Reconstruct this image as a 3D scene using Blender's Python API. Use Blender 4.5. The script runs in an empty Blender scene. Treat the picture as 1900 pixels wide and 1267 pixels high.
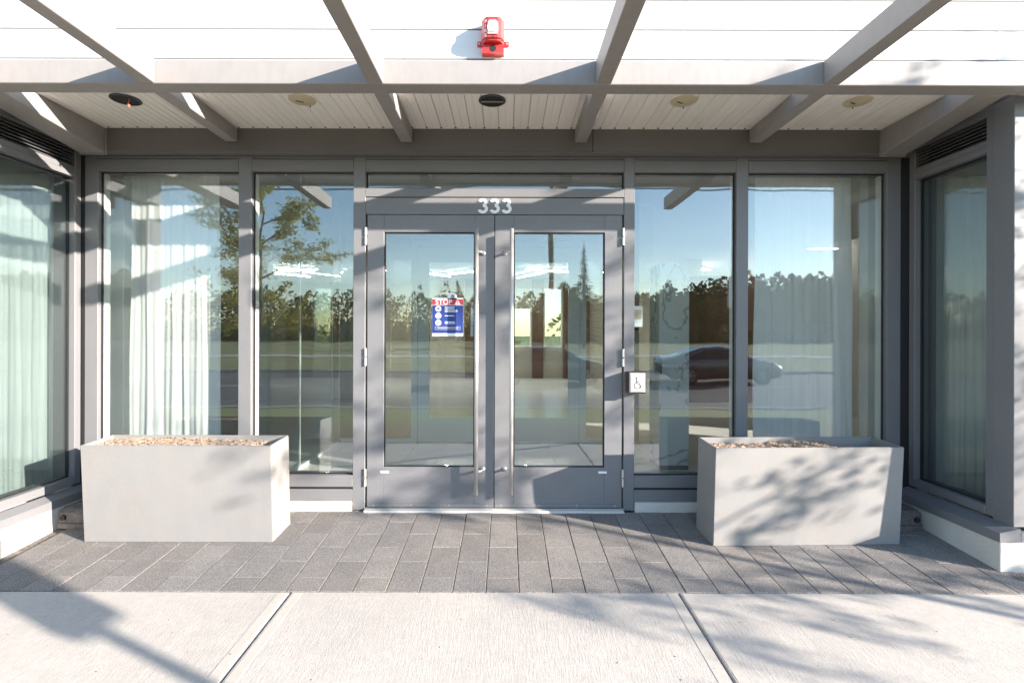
import bpy, bmesh, math, random
from mathutils import Vector, Matrix
R = math.radians
random.seed(7)
S = bpy.context.scene
C = S.collection

# ------------------------------------------------------------------ camera
F, D, H0, VX, VY = 960.0, 3.84, 1.32, 940.0, 617.0     # focal length in photo pixels, distance to the shopfront, eye height, vanishing point
cam = bpy.data.cameras.new('camera'); cam_o = bpy.data.objects.new('camera', cam); C.objects.link(cam_o)
cam.sensor_width = 36; cam.lens = 36 * F / 1900
cam.shift_x = (950 - VX) / 1900; cam.shift_y = (VY - 633.5) / 1900
cam.clip_start = .05; cam.clip_end = 2000
cam_o.location = (0, -D, H0); cam_o.rotation_euler = (R(90), R(-.16), 0)
S.camera = cam_o

# ------------------------------------------------------------------ sky and sun
SUN = Vector((1, -.508, .325)).normalized()
w = bpy.data.worlds.new('World'); S.world = w; w.use_nodes = True
nt = w.node_tree; bg = nt.nodes['Background']
sky = nt.nodes.new('ShaderNodeTexSky'); sky.sky_type = 'NISHITA'; sky.sun_disc = False
sky.sun_elevation = math.asin(SUN.z); sky.sun_rotation = math.atan2(SUN.x, SUN.y)
sky.air_density = 1.0; sky.dust_density = .2; sky.ozone_density = 1.6
nt.links.new(sky.outputs[0], bg.inputs[0]); bg.inputs[1].default_value = .142
sl = bpy.data.lights.new('sun', 'SUN'); sl.energy = 5.0; sl.angle = R(.53); sl.color = (1, .91, .81)
so = bpy.data.objects.new('sun', sl); C.objects.link(so); so.rotation_euler = SUN.to_track_quat('Z', 'Y').to_euler(); so.location = (20, -10, 12)
S.view_settings.view_transform = 'Standard'; S.view_settings.look = 'None'; S.view_settings.gamma = 1
S.view_settings.exposure = 1.8
S.render.engine = 'CYCLES'
S.cycles.max_bounces = 14; S.cycles.transparent_max_bounces = 32; S.cycles.glossy_bounces = 6; S.cycles.diffuse_bounces = 5
S.cycles.transmission_bounces = 8; S.cycles.caustics_reflective = False; S.cycles.caustics_refractive = False
S.cycles.use_denoising = True; S.cycles.sample_clamp_indirect = 8

def P(x, y, Y):
    z = D + Y
    return ((x - VX) * z / F, Y, H0 + (VY - y) * z / F)
def fx(x): return (x - VX) * D / F
def fz(y): return H0 + (VY - y) * D / F

# ------------------------------------------------------------------ helpers
def mat(name, col, rough=.6, metal=0, noise=None, bump=None, var=0, spec=.5, coat=0):
    """noise = list of (scale, colour2, amount, stretch) ; bump = list of (scale, strength, distance, stretch)"""
    m = bpy.data.materials.new(name); m.use_nodes = True
    n = m.node_tree.nodes; l = m.node_tree.links; b = n['Principled BSDF']
    b.inputs['Roughness'].default_value = rough; b.inputs['Metallic'].default_value = metal
    b.inputs['Specular IOR Level'].default_value = spec; b.inputs['Coat Weight'].default_value = coat
    b.inputs['Base Color'].default_value = (*col, 1)
    geo = n.new('ShaderNodeNewGeometry'); last = None
    def coords(st):
        mp = n.new('ShaderNodeMapping'); mp.inputs['Scale'].default_value = st
        l.new(geo.outputs['Position'], mp.inputs[0]); return mp.outputs[0]
    for sc, c2, am, st in (noise or []):
        t = n.new('ShaderNodeTexNoise'); t.inputs['Scale'].default_value = sc; t.inputs['Detail'].default_value = 5
        l.new(coords(st), t.inputs['Vector'])
        r = n.new('ShaderNodeValToRGB'); r.color_ramp.elements[0].position = .42; r.color_ramp.elements[1].position = .62
        l.new(t.outputs[0], r.inputs[0])
        mu = n.new('ShaderNodeMath'); mu.operation = 'MULTIPLY'; mu.inputs[1].default_value = am; l.new(r.outputs[0], mu.inputs[0])
        mx = n.new('ShaderNodeMix'); mx.data_type = 'RGBA'; l.new(mu.outputs[0], mx.inputs[0])
        if last is None: mx.inputs[6].default_value = (*col, 1)
        else: l.new(last, mx.inputs[6])
        mx.inputs[7].default_value = (*c2, 1); last = mx.outputs[2]
    if var:
        oi = n.new('ShaderNodeObjectInfo'); mr = n.new('ShaderNodeMapRange'); mr.inputs[3].default_value = 1 - var; mr.inputs[4].default_value = 1 + var
        l.new(oi.outputs['Random'], mr.inputs[0])
        hs = n.new('ShaderNodeHueSaturation'); l.new(mr.outputs[0], hs.inputs['Value'])
        if last is None: hs.inputs['Color'].default_value = (*col, 1)
        else: l.new(last, hs.inputs['Color'])
        last = hs.outputs[0]
    if last is not None: l.new(last, b.inputs['Base Color'])
    nrm = None
    for sc, stg, dist, st in (bump or []):
        t = n.new('ShaderNodeTexNoise'); t.inputs['Scale'].default_value = sc; t.inputs['Detail'].default_value = 4
        l.new(coords(st), t.inputs['Vector'])
        bp = n.new('ShaderNodeBump'); bp.inputs['Strength'].default_value = stg; bp.inputs['Distance'].default_value = dist
        l.new(t.outputs[0], bp.inputs['Height'])
        if nrm is not None: l.new(nrm, bp.inputs['Normal'])
        nrm = bp.outputs[0]
    if nrm is not None: l.new(nrm, b.inputs['Normal'])
    return m

def glass_mat(name, tint, r0):
    m = bpy.data.materials.new(name); m.use_nodes = True
    n = m.node_tree.nodes; l = m.node_tree.links; n.remove(n['Principled BSDF'])
    lw = n.new('ShaderNodeLayerWeight'); lw.inputs[0].default_value = .5
    pw = n.new('ShaderNodeMath'); pw.operation = 'POWER'; pw.inputs[1].default_value = 5; l.new(lw.outputs['Facing'], pw.inputs[0])
    ma = n.new('ShaderNodeMath'); ma.operation = 'MULTIPLY_ADD'; ma.inputs[1].default_value = 1 - r0; ma.inputs[2].default_value = r0
    l.new(pw.outputs[0], ma.inputs[0])
    tr = n.new('ShaderNodeBsdfTransparent'); tr.inputs[0].default_value = (*tint, 1)
    gl = n.new('ShaderNodeBsdfGlossy'); gl.inputs['Roughness'].default_value = 0.0; gl.inputs[0].default_value = (.93, .97, 1, 1)
    ge = n.new('ShaderNodeNewGeometry'); nz = n.new('ShaderNodeTexNoise'); nz.inputs['Scale'].default_value = 2.3; nz.inputs['Detail'].default_value = 1   # faint roller-wave of real panes
    l.new(ge.outputs['Position'], nz.inputs['Vector']); bp = n.new('ShaderNodeBump'); bp.inputs['Strength'].default_value = 1; bp.inputs['Distance'].default_value = .0009
    l.new(nz.outputs[0], bp.inputs['Height']); l.new(bp.outputs[0], gl.inputs['Normal'])
    mx = n.new('ShaderNodeMixShader'); l.new(ma.outputs[0], mx.inputs[0]); l.new(tr.outputs[0], mx.inputs[1]); l.new(gl.outputs[0], mx.inputs[2])
    l.new(mx.outputs[0], n['Material Output'].inputs[0])
    return m

def cloth_mat(name, col, tr, tl):
    m = bpy.data.materials.new(name); m.use_nodes = True
    n = m.node_tree.nodes; l = m.node_tree.links; n.remove(n['Principled BSDF'])
    a = n.new('ShaderNodeBsdfTransparent'); b = n.new('ShaderNodeBsdfTranslucent'); c = n.new('ShaderNodeBsdfDiffuse')
    b.inputs[0].default_value = c.inputs[0].default_value = (*col, 1)
    x = n.new('ShaderNodeMixShader'); x.inputs[0].default_value = tl; l.new(c.outputs[0], x.inputs[1]); l.new(b.outputs[0], x.inputs[2])
    y = n.new('ShaderNodeMixShader'); y.inputs[0].default_value = tr; l.new(x.outputs[0], y.inputs[1]); l.new(a.outputs[0], y.inputs[2])
    l.new(y.outputs[0], n['Material Output'].inputs[0]); return m

def emit_mat(name, col, st):
    m = bpy.data.materials.new(name); m.use_nodes = True
    n = m.node_tree.nodes; l = m.node_tree.links; n.remove(n['Principled BSDF'])
    e = n.new('ShaderNodeEmission'); e.inputs[0].default_value = (*col, 1); e.inputs[1].default_value = st
    l.new(e.outputs[0], n['Material Output'].inputs[0]); return m

U = (1, 1, 1)
M = {}
M['charcoal'] = mat('charcoal paint', (.180, .178, .186), .42, 0, [(3, (.202, .198, .203), .5, U), (60, (.165, .163, .17), .35, U)], [(220, .08, .001, U)])
M['fascia'] = mat('fascia paint', (.128, .121, .119), .45, 0, [(2.5, (.15, .138, .133), .6, U)])
M['canopy'] = mat('canopy steel paint', (.31, .287, .277), .5, 0, [(2, (.285, .265, .257), .6, U), (26, (.255, .235, .225), .35, (1, 1, .35))], [(160, .06, .001, U)])
M['siding'] = mat('white siding', (.72, .725, .73), .5, 0, [(1.6, (.68, .685, .69), .6, (.3, 1, 1)), (9, (.66, .66, .65), .2, (.2, 1, 3))], None, .015)
M['soffit'] = mat('soffit metal', (.88, .845, .80), .5, 0, [(4, (.83, .79, .75), .5, (1, .3, 1))], None, .03)
M['dark'] = mat('dark void', (.012, .012, .013), .8)
M['gasket'] = mat('black rubber', (.015, .015, .017), .6)
M['steel'] = mat('brushed steel', (.66, .63, .61), .42, .55, [(90, (.56, .54, .52), .5, (1, 1, .05))])
M['planter'] = mat('planter fibre cement', (.250, .240, .236), .55, 0, [(2.2, (.225, .214, .21), .7, U), (13, (.268, .257, .25), .5, (1, 1, .4)), (45, (.22, .206, .195), .3, U), (1.1, (.272, .264, .26), .5, (1, 1, .6)), (7, (.30, .26, .21), .18, (1, 1, 1.5))], [(70, .06, .002, U)])
M['concrete'] = mat('broom finished concrete', (.47, .425, .39), .85, 0, [(.9, (.41, .375, .345), .8, U), (7, (.52, .475, .425), .5, U), (160, (.33, .30, .27), .32, (1, .5, 1)), (2.2, (.50, .45, .40), .4, (1, .4, 1)), (19, (.30, .275, .25), .12, U), (38, (.38, .345, .305), .3, U)], [(120, .35, .004, (1, .12, 1)), (190, .5, .003, (1, .6, 1))], .03)
M['plinth'] = mat('pale plinth concrete', (.60, .565, .52), .85, 0, [(5, (.52, .49, .45), .6, U), (60, (.66, .62, .57), .4, U)], [(80, .3, .003, U)])
M['paver'] = mat('granite faced paver', (.19, .18, .177), .85, 0, [(.9, (.27, .235, .205), .85, U), (9, (.125, .12, .12), .35, U), (150, (.40, .36, .325), .55, U), (210, (.05, .047, .046), .6, U)], [(180, .8, .004, U)], .12)
M['joint'] = mat('jointing sand', (.20, .175, .15), .95, 0, [(40, (.06, .055, .05), .8, U), (5, (.10, .09, .08), .6, U)])
M['soil'] = mat('dry sandy soil', (.42, .31, .23), .95, 0, [(40, (.25, .17, .12), .7, U), (140, (.52, .41, .31), .6, U)], [(90, .8, .01, U)])
M['mulch'] = mat('brown soil clods', (.27, .18, .13), .95, 0, [(60, (.12, .075, .05), .7, U), (25, (.38, .28, .21), .5, U)], None)
M['stone'] = mat('gravel stone', (.24, .20, .17), .9, 0, [(30, (.10, .06, .04), .7, U), (55, (.42, .37, .32), .6, U)])
M['glass'] = glass_mat('coated window glass', (.945, .97, .96), .125)
M['wingglass'] = glass_mat('tinted wing glass', (.735, .785, .775), .15)
M['clear'] = glass_mat('clear partition glass', (.93, .96, .95), .045)
M['sheer'] = cloth_mat('sheer curtain', (.94, .945, .94), .07, .3)
M['white'] = mat('white interior paint', (.84, .85, .83), .55, 0, [(2, (.76, .77, .75), .5, U)])
M['whiteframe'] = mat('white door frame', (.88, .89, .88), .4)
M['ceil'] = mat('ceiling paint', (.42, .43, .42), .8)
M['wall_in'] = mat('beige interior wall', (.40, .365, .32), .8, 0, [(1.2, (.34, .31, .27), .5, U)])
M['floor_in'] = mat('interior floor tile', (.66, .66, .64), .28, 0, [(3, (.60, .60, .58), .6, U)], None, .04)
M['wood'] = mat('brown wood panel', (.11, .05, .028), .45, 0, [(5, (.075, .033, .018), .7, (1, 1, .12))])
M['reader'] = mat('black plastic', (.02, .02, .022), .35)
M['red'] = mat('red plastic', (.55, .035, .03), .32, 0, [(8, (.48, .045, .04), .5, U)], None, 0, .5, .3)
M['lens'] = mat('clear strobe lens', (.85, .86, .88), .12)
M['paper'] = mat('white print', (.88, .89, .91), .5)
M['navy'] = mat('navy print', (.022, .045, .22), .5)
M['redprint'] = mat('red print', (.58, .05, .06), .5)
M['cap'] = mat('yellowed cap', (.60, .52, .36), .6, 0, [(14, (.5, .43, .29), .5, U)])
M['copper'] = mat('red wire', (.55, .13, .08), .5)
M['block'] = mat('weathered rubber block', (.14, .12, .11), .85, 0, [(20, (.22, .19, .165), .7, U), (90, (.05, .045, .04), .5, U)], [(60, .5, .004, U)])
M['asphalt'] = mat('asphalt', (.10, .092, .088), .9, 0, [(.5, (.13, .12, .112), .6, (.2, 1, 1)), (60, (.06, .056, .053), .4, U)])
M['paint'] = mat('road paint', (.6, .6, .58), .7)
M['kerb'] = mat('kerb concrete', (.40, .37, .34), .85)
M['grass'] = mat('field grass', (.17, .185, .065), .95, 0, [(.35, (.27, .23, .11), .8, (.3, 1, 1)), (3, (.12, .145, .048), .6, (.4, 1, 1)), (30, (.22, .225, .09), .5, U)], [(25, .8, .05, U)])
M['drygrass'] = mat('dry verge grass', (.17, .115, .055), .95, 0, [(4, (.10, .085, .035), .7, U), (40, (.25, .18, .09), .5, U)], [(60, .8, .02, U)])
M['bark'] = mat('bark', (.10, .075, .055), .9, 0, [(20, (.05, .038, .03), .6, (1, 1, .3))])
M['leaf'] = mat('locust leaf', (.19, .20, .04), .55, 0, [(2, (.27, .21, .05), .7, U), (11, (.11, .14, .03), .6, U)])
M['wood_far'] = mat('distant woodland foliage', (.12, .13, .05), .9, 0, [(.12, (.18, .13, .06), .8, U), (.5, (.085, .10, .04), .6, U), (2.5, (.16, .155, .065), .5, U)])
M['conifer'] = mat('spruce needles', (.028, .048, .022), .8, 0, [(2, (.045, .065, .028), .6, U)])
M['carpaint_s'] = mat('silver car paint', (.10, .10, .105), .3, .4, None, None, 0, .5, 1)
M['carpaint_d'] = mat('dark car paint', (.02, .024, .03), .2, .2, None, None, 0, .5, 1)
M['carglass'] = mat('car window', (.015, .02, .022), .05)
M['tyre'] = mat('tyre', (.02, .02, .02), .85)
M['rim'] = mat('alloy rim', (.55, .55, .56), .3, 1)
M['lamp'] = mat('car lamp', (.7, .7, .72), .1)
M['tail'] = mat('tail lamp', (.4, .02, .02), .2)
M['led'] = emit_mat('led bar', (1, .93, .82), 44)
M['galv'] = mat('galvanised steel', (.36, .36, .36), .45, .6)
M['sign'] = mat('sign face', (.7, .7, .7), .5)

# marble with veins
def marble():
    m = mat('white veined marble', (.72, .74, .73), .2)
    n = m.node_tree.nodes; l = m.node_tree.links; b = n['Principled BSDF']
    g = n.new('ShaderNodeNewGeometry'); t = n.new('ShaderNodeTexNoise'); t.inputs['Scale'].default_value = 2.2; t.inputs['Detail'].default_value = 7; t.inputs['Distortion'].default_value = 1.2
    l.new(g.outputs['Position'], t.inputs['Vector'])
    r = n.new('ShaderNodeValToRGB'); e = r.color_ramp.elements; e[0].position = .47; e[0].color = (.72, .74, .73, 1); e[1].position = .53; e[1].color = (.70, .72, .71, 1)
    k = e.new(.5); k.color = (.34, .36, .37, 1)
    l.new(t.outputs[0], r.inputs[0]); l.new(r.outputs[0], b.inputs['Base Color']); return m
M['marble'] = marble()

lm_ = M['leaf'].node_tree; bs_ = lm_.nodes['Principled BSDF']; tl_ = lm_.nodes.new('ShaderNodeBsdfTranslucent'); mx_ = lm_.nodes.new('ShaderNodeMixShader'); mx_.inputs[0].default_value = .45
tl_.inputs[0].default_value = (.45, .43, .08, 1)
lm_.links.new(bs_.outputs[0], mx_.inputs[1]); lm_.links.new(tl_.outputs[0], mx_.inputs[2]); lm_.links.new(mx_.outputs[0], lm_.nodes['Material Output'].inputs[0])
def bm_new(): return bmesh.new()
def box(bm, x0, x1, y0, y1, z0, z1, bev=0, seg=1):
    x0, x1 = sorted((x0, x1)); y0, y1 = sorted((y0, y1)); z0, z1 = sorted((z0, z1))
    vs = [bm.verts.new(p) for p in ((x0,y0,z0),(x1,y0,z0),(x1,y1,z0),(x0,y1,z0),(x0,y0,z1),(x1,y0,z1),(x1,y1,z1),(x0,y1,z1))]
    fs = [bm.faces.new([vs[i] for i in f]) for f in ((3,2,1,0),(4,5,6,7),(0,1,5,4),(1,2,6,5),(2,3,7,6),(3,0,4,7))]
    if bev:
        es = list({e for f in fs for e in f.edges})
        bmesh.ops.bevel(bm, geom=es, offset=bev, segments=seg, affect='EDGES', profile=.5)
    return bm
def prism(bm, pts, axis, a0, a1):
    """pts: 2-D outline (counter-clockwise); axis x: pts=(y,z); y: pts=(x,z); z: pts=(x,y)"""
    def mk(p, a): return {'x': (a, p[0], p[1]), 'y': (p[0], a, p[1]), 'z': (p[0], p[1], a)}[axis]
    A = [bm.verts.new(mk(p, a0)) for p in pts]; B = [bm.verts.new(mk(p, a1)) for p in pts]
    n = len(pts); bm.faces.new(A[::-1]); bm.faces.new(B)
    for i in range(n): bm.faces.new((A[i], A[(i+1) % n], B[(i+1) % n], B[i]))
    return bm
def tube(bm, path, rad, n=8, cap=True):
    """path: list of points, rad: number or list"""
    path = [Vector(p) for p in path]; k = len(path)
    rs = rad if isinstance(rad, (list, tuple)) else [rad] * k
    rings = []; ref = None
    for i, p in enumerate(path):
        d = (path[min(i+1, k-1)] - path[max(i-1, 0)]).normalized()
        if ref is None: ref = Vector((0, 0, 1)) if abs(d.z) < .9 else Vector((1, 0, 0))
        u = d.cross(ref).normalized(); v = d.cross(u).normalized(); ref = -v if False else ref
        rings.append([bm.verts.new(p + (u * math.cos(2*math.pi*j/n) + v * math.sin(2*math.pi*j/n)) * rs[i]) for j in range(n)])
    for a, b in zip(rings, rings[1:]):
        for j in range(n): bm.faces.new((a[j], a[(j+1) % n], b[(j+1) % n], b[j]))
    if cap: bm.faces.new(rings[0][::-1]); bm.faces.new(rings[-1])
    return bm
def disc(bm, c, r, z0, z1, axis='z', n=28, r2=None):
    pts0 = []; pts1 = []
    r2 = r if r2 is None else r2
    for j in range(n):
        a = 2*math.pi*j/n; ca, sa = math.cos(a), math.sin(a)
        def mk(rr, h): return {'z': (c[0]+rr*ca, c[1]+rr*sa, h), 'y': (c[0]+rr*ca, h, c[1]+rr*sa), 'x': (h, c[0]+rr*ca, c[1]+rr*sa)}[axis]
        pts0.append(bm.verts.new(mk(r, z0))); pts1.append(bm.verts.new(mk(r2, z1)))
    bm.faces.new(pts0[::-1]); bm.faces.new(pts1)
    for j in range(n): bm.faces.new((pts0[j], pts0[(j+1) % n], pts1[(j+1) % n], pts1[j]))
    return bm
def mesh_of(name, bm, m, smooth=False):
    bmesh.ops.recalc_face_normals(bm, faces=bm.faces)
    me = bpy.data.meshes.new(name); bm.to_mesh(me); bm.free()
    me.materials.append(M[m] if isinstance(m, str) else m)
    if smooth:
        for p in me.polygons: p.use_smooth = True
    return me
def put(name, me, parent=None, loc=(0, 0, 0), rot=(0, 0, 0)):
    o = bpy.data.objects.new(name, me); C.objects.link(o); o.location = loc; o.rotation_euler = rot
    if parent: o.parent = parent
    return o
def obj(name, bm, m, parent=None, loc=(0, 0, 0), rot=(0, 0, 0), smooth=False):
    return put(name, mesh_of(name, bm, m, smooth), parent, loc, rot)
def tag(o, label, cat, group=None):
    o['label'] = label; o['category'] = cat
    if group: o['group'] = group
    return o
def thing(name, label, cat, loc=(0, 0, 0), rot=(0, 0, 0), group=None):
    o = bpy.data.objects.new(name, None); C.objects.link(o); o.location = loc; o.rotation_euler = rot; o.empty_display_size = .1
    return tag(o, label, cat, group)
def struct(name, bm, m, parent=None, **k):
    o = obj(name, bm, m, parent, **k)
    if parent is None: o['kind'] = 'structure'
    return o
def sbox(*a, **k): return box(bm_new(), *a, **k)
def text_mesh(name, s, size, depth, m, bold=0.0):
    cu = bpy.data.curves.new(name, 'FONT'); cu.body = s; cu.size = size; cu.extrude = depth / 2; cu.offset = bold; cu.align_x = 'CENTER'; cu.align_y = 'CENTER'
    o = bpy.data.objects.new(name, cu); C.objects.link(o)
    dg = bpy.context.evaluated_depsgraph_get(); me = bpy.data.meshes.new_from_object(o.evaluated_get(dg))
    bpy.data.objects.remove(o); me.name = name; me.materials.clear(); me.materials.append(M[m]); return me

# ------------------------------------------------------------------ ground profile
SL, TE = .073, 1.052                                # ramp slope, front edge of the paver strip
def gz(Y):                                          # ground height on the ramp and the sidewalk
    t = -Y
    if t <= 0: return 0.0
    return -SL * t if t <= TE else -SL * TE - .028 * (t - TE)
ZS = gz(-2.85)
prof = [(300, -.75), (12, -.75), (11.6, -.30), (-2.86, ZS - .16), (-2.9, ZS - .02), (-5.5, -.34), (-8.45, -.50), (-8.46, -.75), (-20.5, -.75), (-20.6, -.49), (-33, -.46), (-36.2, -.44), (-90, -.35), (-260, 1.0), (-900, 3)]
bm = bm_new(); rows = []
xs = [-900, -300, -120, -60, -30, -15, 0, 15, 30, 60, 120, 300, 900]
for (Y, z) in prof: rows.append([bm.verts.new((x, Y, z)) for x in xs])
for a, b in zip(rows, rows[1:]):
    for i in range(len(xs) - 1): bm.faces.new((a[i], a[i+1], b[i+1], b[i]))
struct('ground', bm, 'grass')
# dry verge between sidewalk and kerb
bm = bm_new(); n = 60
g = [[bm.verts.new((-40 + 80 * i / n, y, z + random.uniform(-.01, .015))) for i in range(n + 1)] for y, z in ((-2.87, ZS + .0), (-3.6, -.155), (-4.6, -.245), (-5.5, -.325))]
for a, b in zip(g, g[1:]):
    for i in range(n): bm.faces.new((a[i], a[i+1], b[i+1], b[i]))
struct('verge', bm, 'drygrass')
struct('road', sbox(-400, 400, -20.45, -8.62, -.73, -.60), 'asphalt')
rd = bpy.data.objects['road']
for k in range(-6, 7): obj('lane_marking', sbox(k*9-1.5, k*9+1.5, -14.6, -14.5, -.60, -.595), 'paint', rd)
for nm, y0 in (('kerb', -8.62), ('kerb', -20.62)): struct(nm, sbox(-400, 400, y0, y0 + .17, -.72, -.47, bev=.02), 'kerb')
struct('path', sbox(-400, 400, -36.2, -33, -.6, -.425), 'kerb')

# ------------------------------------------------------------------ sidewalk slabs
side = struct('sidewalk', prism(bm_new(), [(-1.055, gz(-1.055)-.03), (-2.86, gz(-2.86)-.03), (-2.86, -.30), (-1.055, -.30)], 'x', -12.5, 12.5), 'joint')
slope = math.atan(.028)
L = 2.86 - TE - .006
def slab_mesh(wd):
    bm = bm_new(); box(bm, .0035, wd - .0035, -L, 0, -.10, 0)
    es = [e for e in bm.edges if all(abs(v.co.z) < 1e-5 for v in e.verts)]
    bmesh.ops.bevel(bm, geom=es, offset=.006, segments=3, affect='EDGES')
    return mesh_of('slab', bm, 'concrete')
sm = slab_mesh(2.085); 
band_m = mat('trowelled concrete edge', (.49, .445, .395), .75, 0, [(3, (.43, .395, .35), .6, U), (60, (.38, .345, .305), .3, U)], [(300, .15, .001, U)])
bmh = bm_new(); box(bmh, .016, .066, -L + .01, -.012, .0, .0012); box(bmh, 2.085 - .066, 2.085 - .016, -L + .01, -.012, .0, .0012)
bandme = mesh_of('tooled_edge', bmh, band_m)
for k in range(-5, 7):
    s_ = put('slab', sm, side, (-1.155 + 2.085 * k, -TE - .004, gz(-TE) + random.uniform(-.001, .001)), (slope, 0, 0))
    put('tooled_edge', bandme, s_)

# ------------------------------------------------------------------ paver ramp
ramp = struct('paved_ramp', prism(bm_new(), [(.02, -.018), (-TE, gz(-TE) - .018), (-TE, -.32), (.02, -.32)], 'x', -3.2, 4.2), 'joint')
PW, PL = .18, .356
rs = math.atan(SL)
def paver_mesh(ln):
    bm = bm_new(); box(bm, .0015, PW - .0022, .0012, ln - .0012, -.05, 0)
    es = [e for e in bm.edges if all(abs(v.co.z) < 1e-5 for v in e.verts)]
    bmesh.ops.bevel(bm, geom=es, offset=.0022, segments=1, affect='EDGES')
    return mesh_of('paver', bm, 'paver')
pm = {}
for k in range(-17, 23):
    x0 = -.108 + PW * k
    if x0 > 3.9: continue
    a_first = (k % 2 == 0)
    joints = [0, -.02 if False else 0]
    base = -.200 if a_first else -.022
    ys = [0.0]; y = base
    while y > -TE: ys.append(y); y -= PL
    ys.append(-TE)
    for ya, yb in zip(ys, ys[1:]):
        ln = round(ya - yb, 4)
        if ln < .03: continue
        if x0 < -3.12: continue
        if x0 > 2.88:                     # in front of the right wing only the outermost course continues
            if ya > -.9: 
                continue
        if ln not in pm: pm[ln] = paver_mesh(ln)
        put('paver', pm[ln], ramp, (x0, yb, -SL * (-yb) + random.uniform(-.0012, .0012)), (rs + random.uniform(-.002, .002), random.uniform(-.003, .003), 0))

# ------------------------------------------------------------------ building
B = thing('office_building', 'white clad office building with charcoal glazed entrance recess numbered 333', 'building')
XL, XR = -3.16, 2.985
mull = [(157, 181), (442, 466), (655, 677.5), (1157.5, 1177), (1366, 1388), (1645, 1671)]
Z_top, Z_head, Z_gt = 2.626, fz(297), fz(319)
for i, (a, b) in enumerate(mull):
    door_side = i in (2, 3)
    mo_ = obj('mullion', sbox(fx(a), fx(b), 0, .056, .0 if door_side else .07, Z_top - .001, bev=.0025), 'charcoal', B)
    obj('jamb_liner', sbox(fx(a) + .001, fx(b) - .001, .0563, .125, .0 if door_side else .07, Z_top - .002, bev=.002), 'white', mo_)
obj('header_rail', sbox(fx(157), fx(1671), -.004, .14, Z_top + .0005, Z_top + .05), 'charcoal', B)
# fascia behind the rafters, with a joint
for a, b in ((-3.12, .62), (.624, 2.95)):
    obj('fascia', sbox(a, b, -.085, .0, 2.633, 2.80, bev=.0015), 'fascia', B)
obj('fascia_trim', sbox(-3.12, 2.95, -.076, -.002, 2.627, 2.6325), 'charcoal', B)
bays = [(181, 442), (466, 655), (677.5, 1157.5), (1177, 1366), (1388, 1645)]
for i, (a, b) in enumerate(bays):
    obj('head_rail', sbox(fx(a)+.0008, fx(b)-.0008, .004, .13, Z_head + .004, Z_top - .002, bev=.0015), 'charcoal', B)
    obj('head_rail', sbox(fx(a)+.0008, fx(b)-.0008, .0, .13, Z_gt, Z_head, bev=.002), 'charcoal', B)
def gasket(name, x0, x1, z0, z1, y, parent, t=.008, axis='y'):
    bm = bm_new()
    for q in ((x0, x1, z0, z0+t), (x0, x1, z1-t, z1), (x0, x0+t, z0+t, z1-t), (x1-t, x1, z0+t, z1-t)):
        box(bm, q[0], q[1], y, y+.014, q[2], q[3])
    return obj(name, bm, 'gasket', parent)
def window(x0, x1, z0, z1, y=.040):
    wd = obj('window', sbox(x0 + .0086, x1 - .0086, y, y + .008, z0 + .0086, z1 - .0086), 'glass', B)
    gasket('gasket', x0 + .0004, x1 - .0004, z0 + .0004, z1 - .0004, y - .006, wd)
    return wd
ZB = fz(882)
for i in (0, 1, 3, 4):
    a, b = fx(bays[i][0]), fx(bays[i][1])
    window(a, b, ZB, Z_gt)
    obj('sill_rail', sbox(a + .0008, b - .0008, -.002, .13, fz(904), ZB - .0005, bev=.003), 'charcoal', B)
    obj('sill_cover', sbox(a + .0008, b - .0008, .006, .13, fz(908) , fz(904) - .0006), 'gasket', B)
    obj('spandrel_panel', sbox(a + .0008, b - .0008, .0, .13, .07, fz(908) - .0005, bev=.002), 'charcoal', B)
for a, b in ((-3.15, fx(655) - .004), (fx(1177) + .004, 2.94)):
    obj('curb', sbox(a, b, -.022, .13, -.06, .068, bev=.004), 'plinth', B)
# transom light and door head
a, b = fx(677.5), fx(1157.5)
window(a, b, fz(350), Z_gt)
obj('transom_rail', sbox(a + .0008, b - .0008, -.002, .13, fz(366), fz(350) - .0005, bev=.0025), 'charcoal', B)
dh = obj('door_head', sbox(a + .0008, b - .0008, .004, .13, fz(398), fz(367.2), bev=.002), 'charcoal', B)
bm = bm_new(); path = [(.205*math.cos(R(q)), .25 + .205*math.sin(R(q)), 3) for q in range(160, -91, -10)]; path2 = [(.25*math.cos(R(q)), -.205 + .25*math.sin(R(q)), 3) for q in range(90, -161, -10)]
for pth in (path, path2):
    cy = .25 if pth is path else -.205; rr_ = .205 if pth is path else .25; hw = .104; ring = []
    for (x, z, _) in pth:
        d_ = Vector((x, z - cy)).normalized(); a_, b_ = d_ * (rr_ - hw), d_ * (rr_ + hw)
        ring.append([bm.verts.new((q_[0] * .110, yy, (q_[1] + cy) * .098)) for q_, yy in ((a_, -.003), (b_, -.003), (b_, .003), (a_, .003))])
    for p_, q_ in zip(ring, ring[1:]):
        for j in range(4): bm.faces.new((p_[j], p_[(j+1) % 4], q_[(j+1) % 4], q_[j]))
    bm.faces.new(ring[0]); bm.faces.new(ring[-1][::-1])
    if pth is path: bmesh.ops.translate(bm, verts=bm.verts, vec=(0, -.0004, 0))
dg_me = mesh_of('digit', bm, 'paper')
for xx in (895, 917, 939): put('digit', dg_me, dh, (fx(xx), .0005, fz(382.5)))
obj('threshold', sbox(a + .001, b - .001, -.045, .10, -.02, .012, bev=.004), 'plinth', B)
obj('threshold_plate', sbox(a + .001, b - .001, -.02, .08, .0125, .018, bev=.002), 'steel', B)

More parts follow.
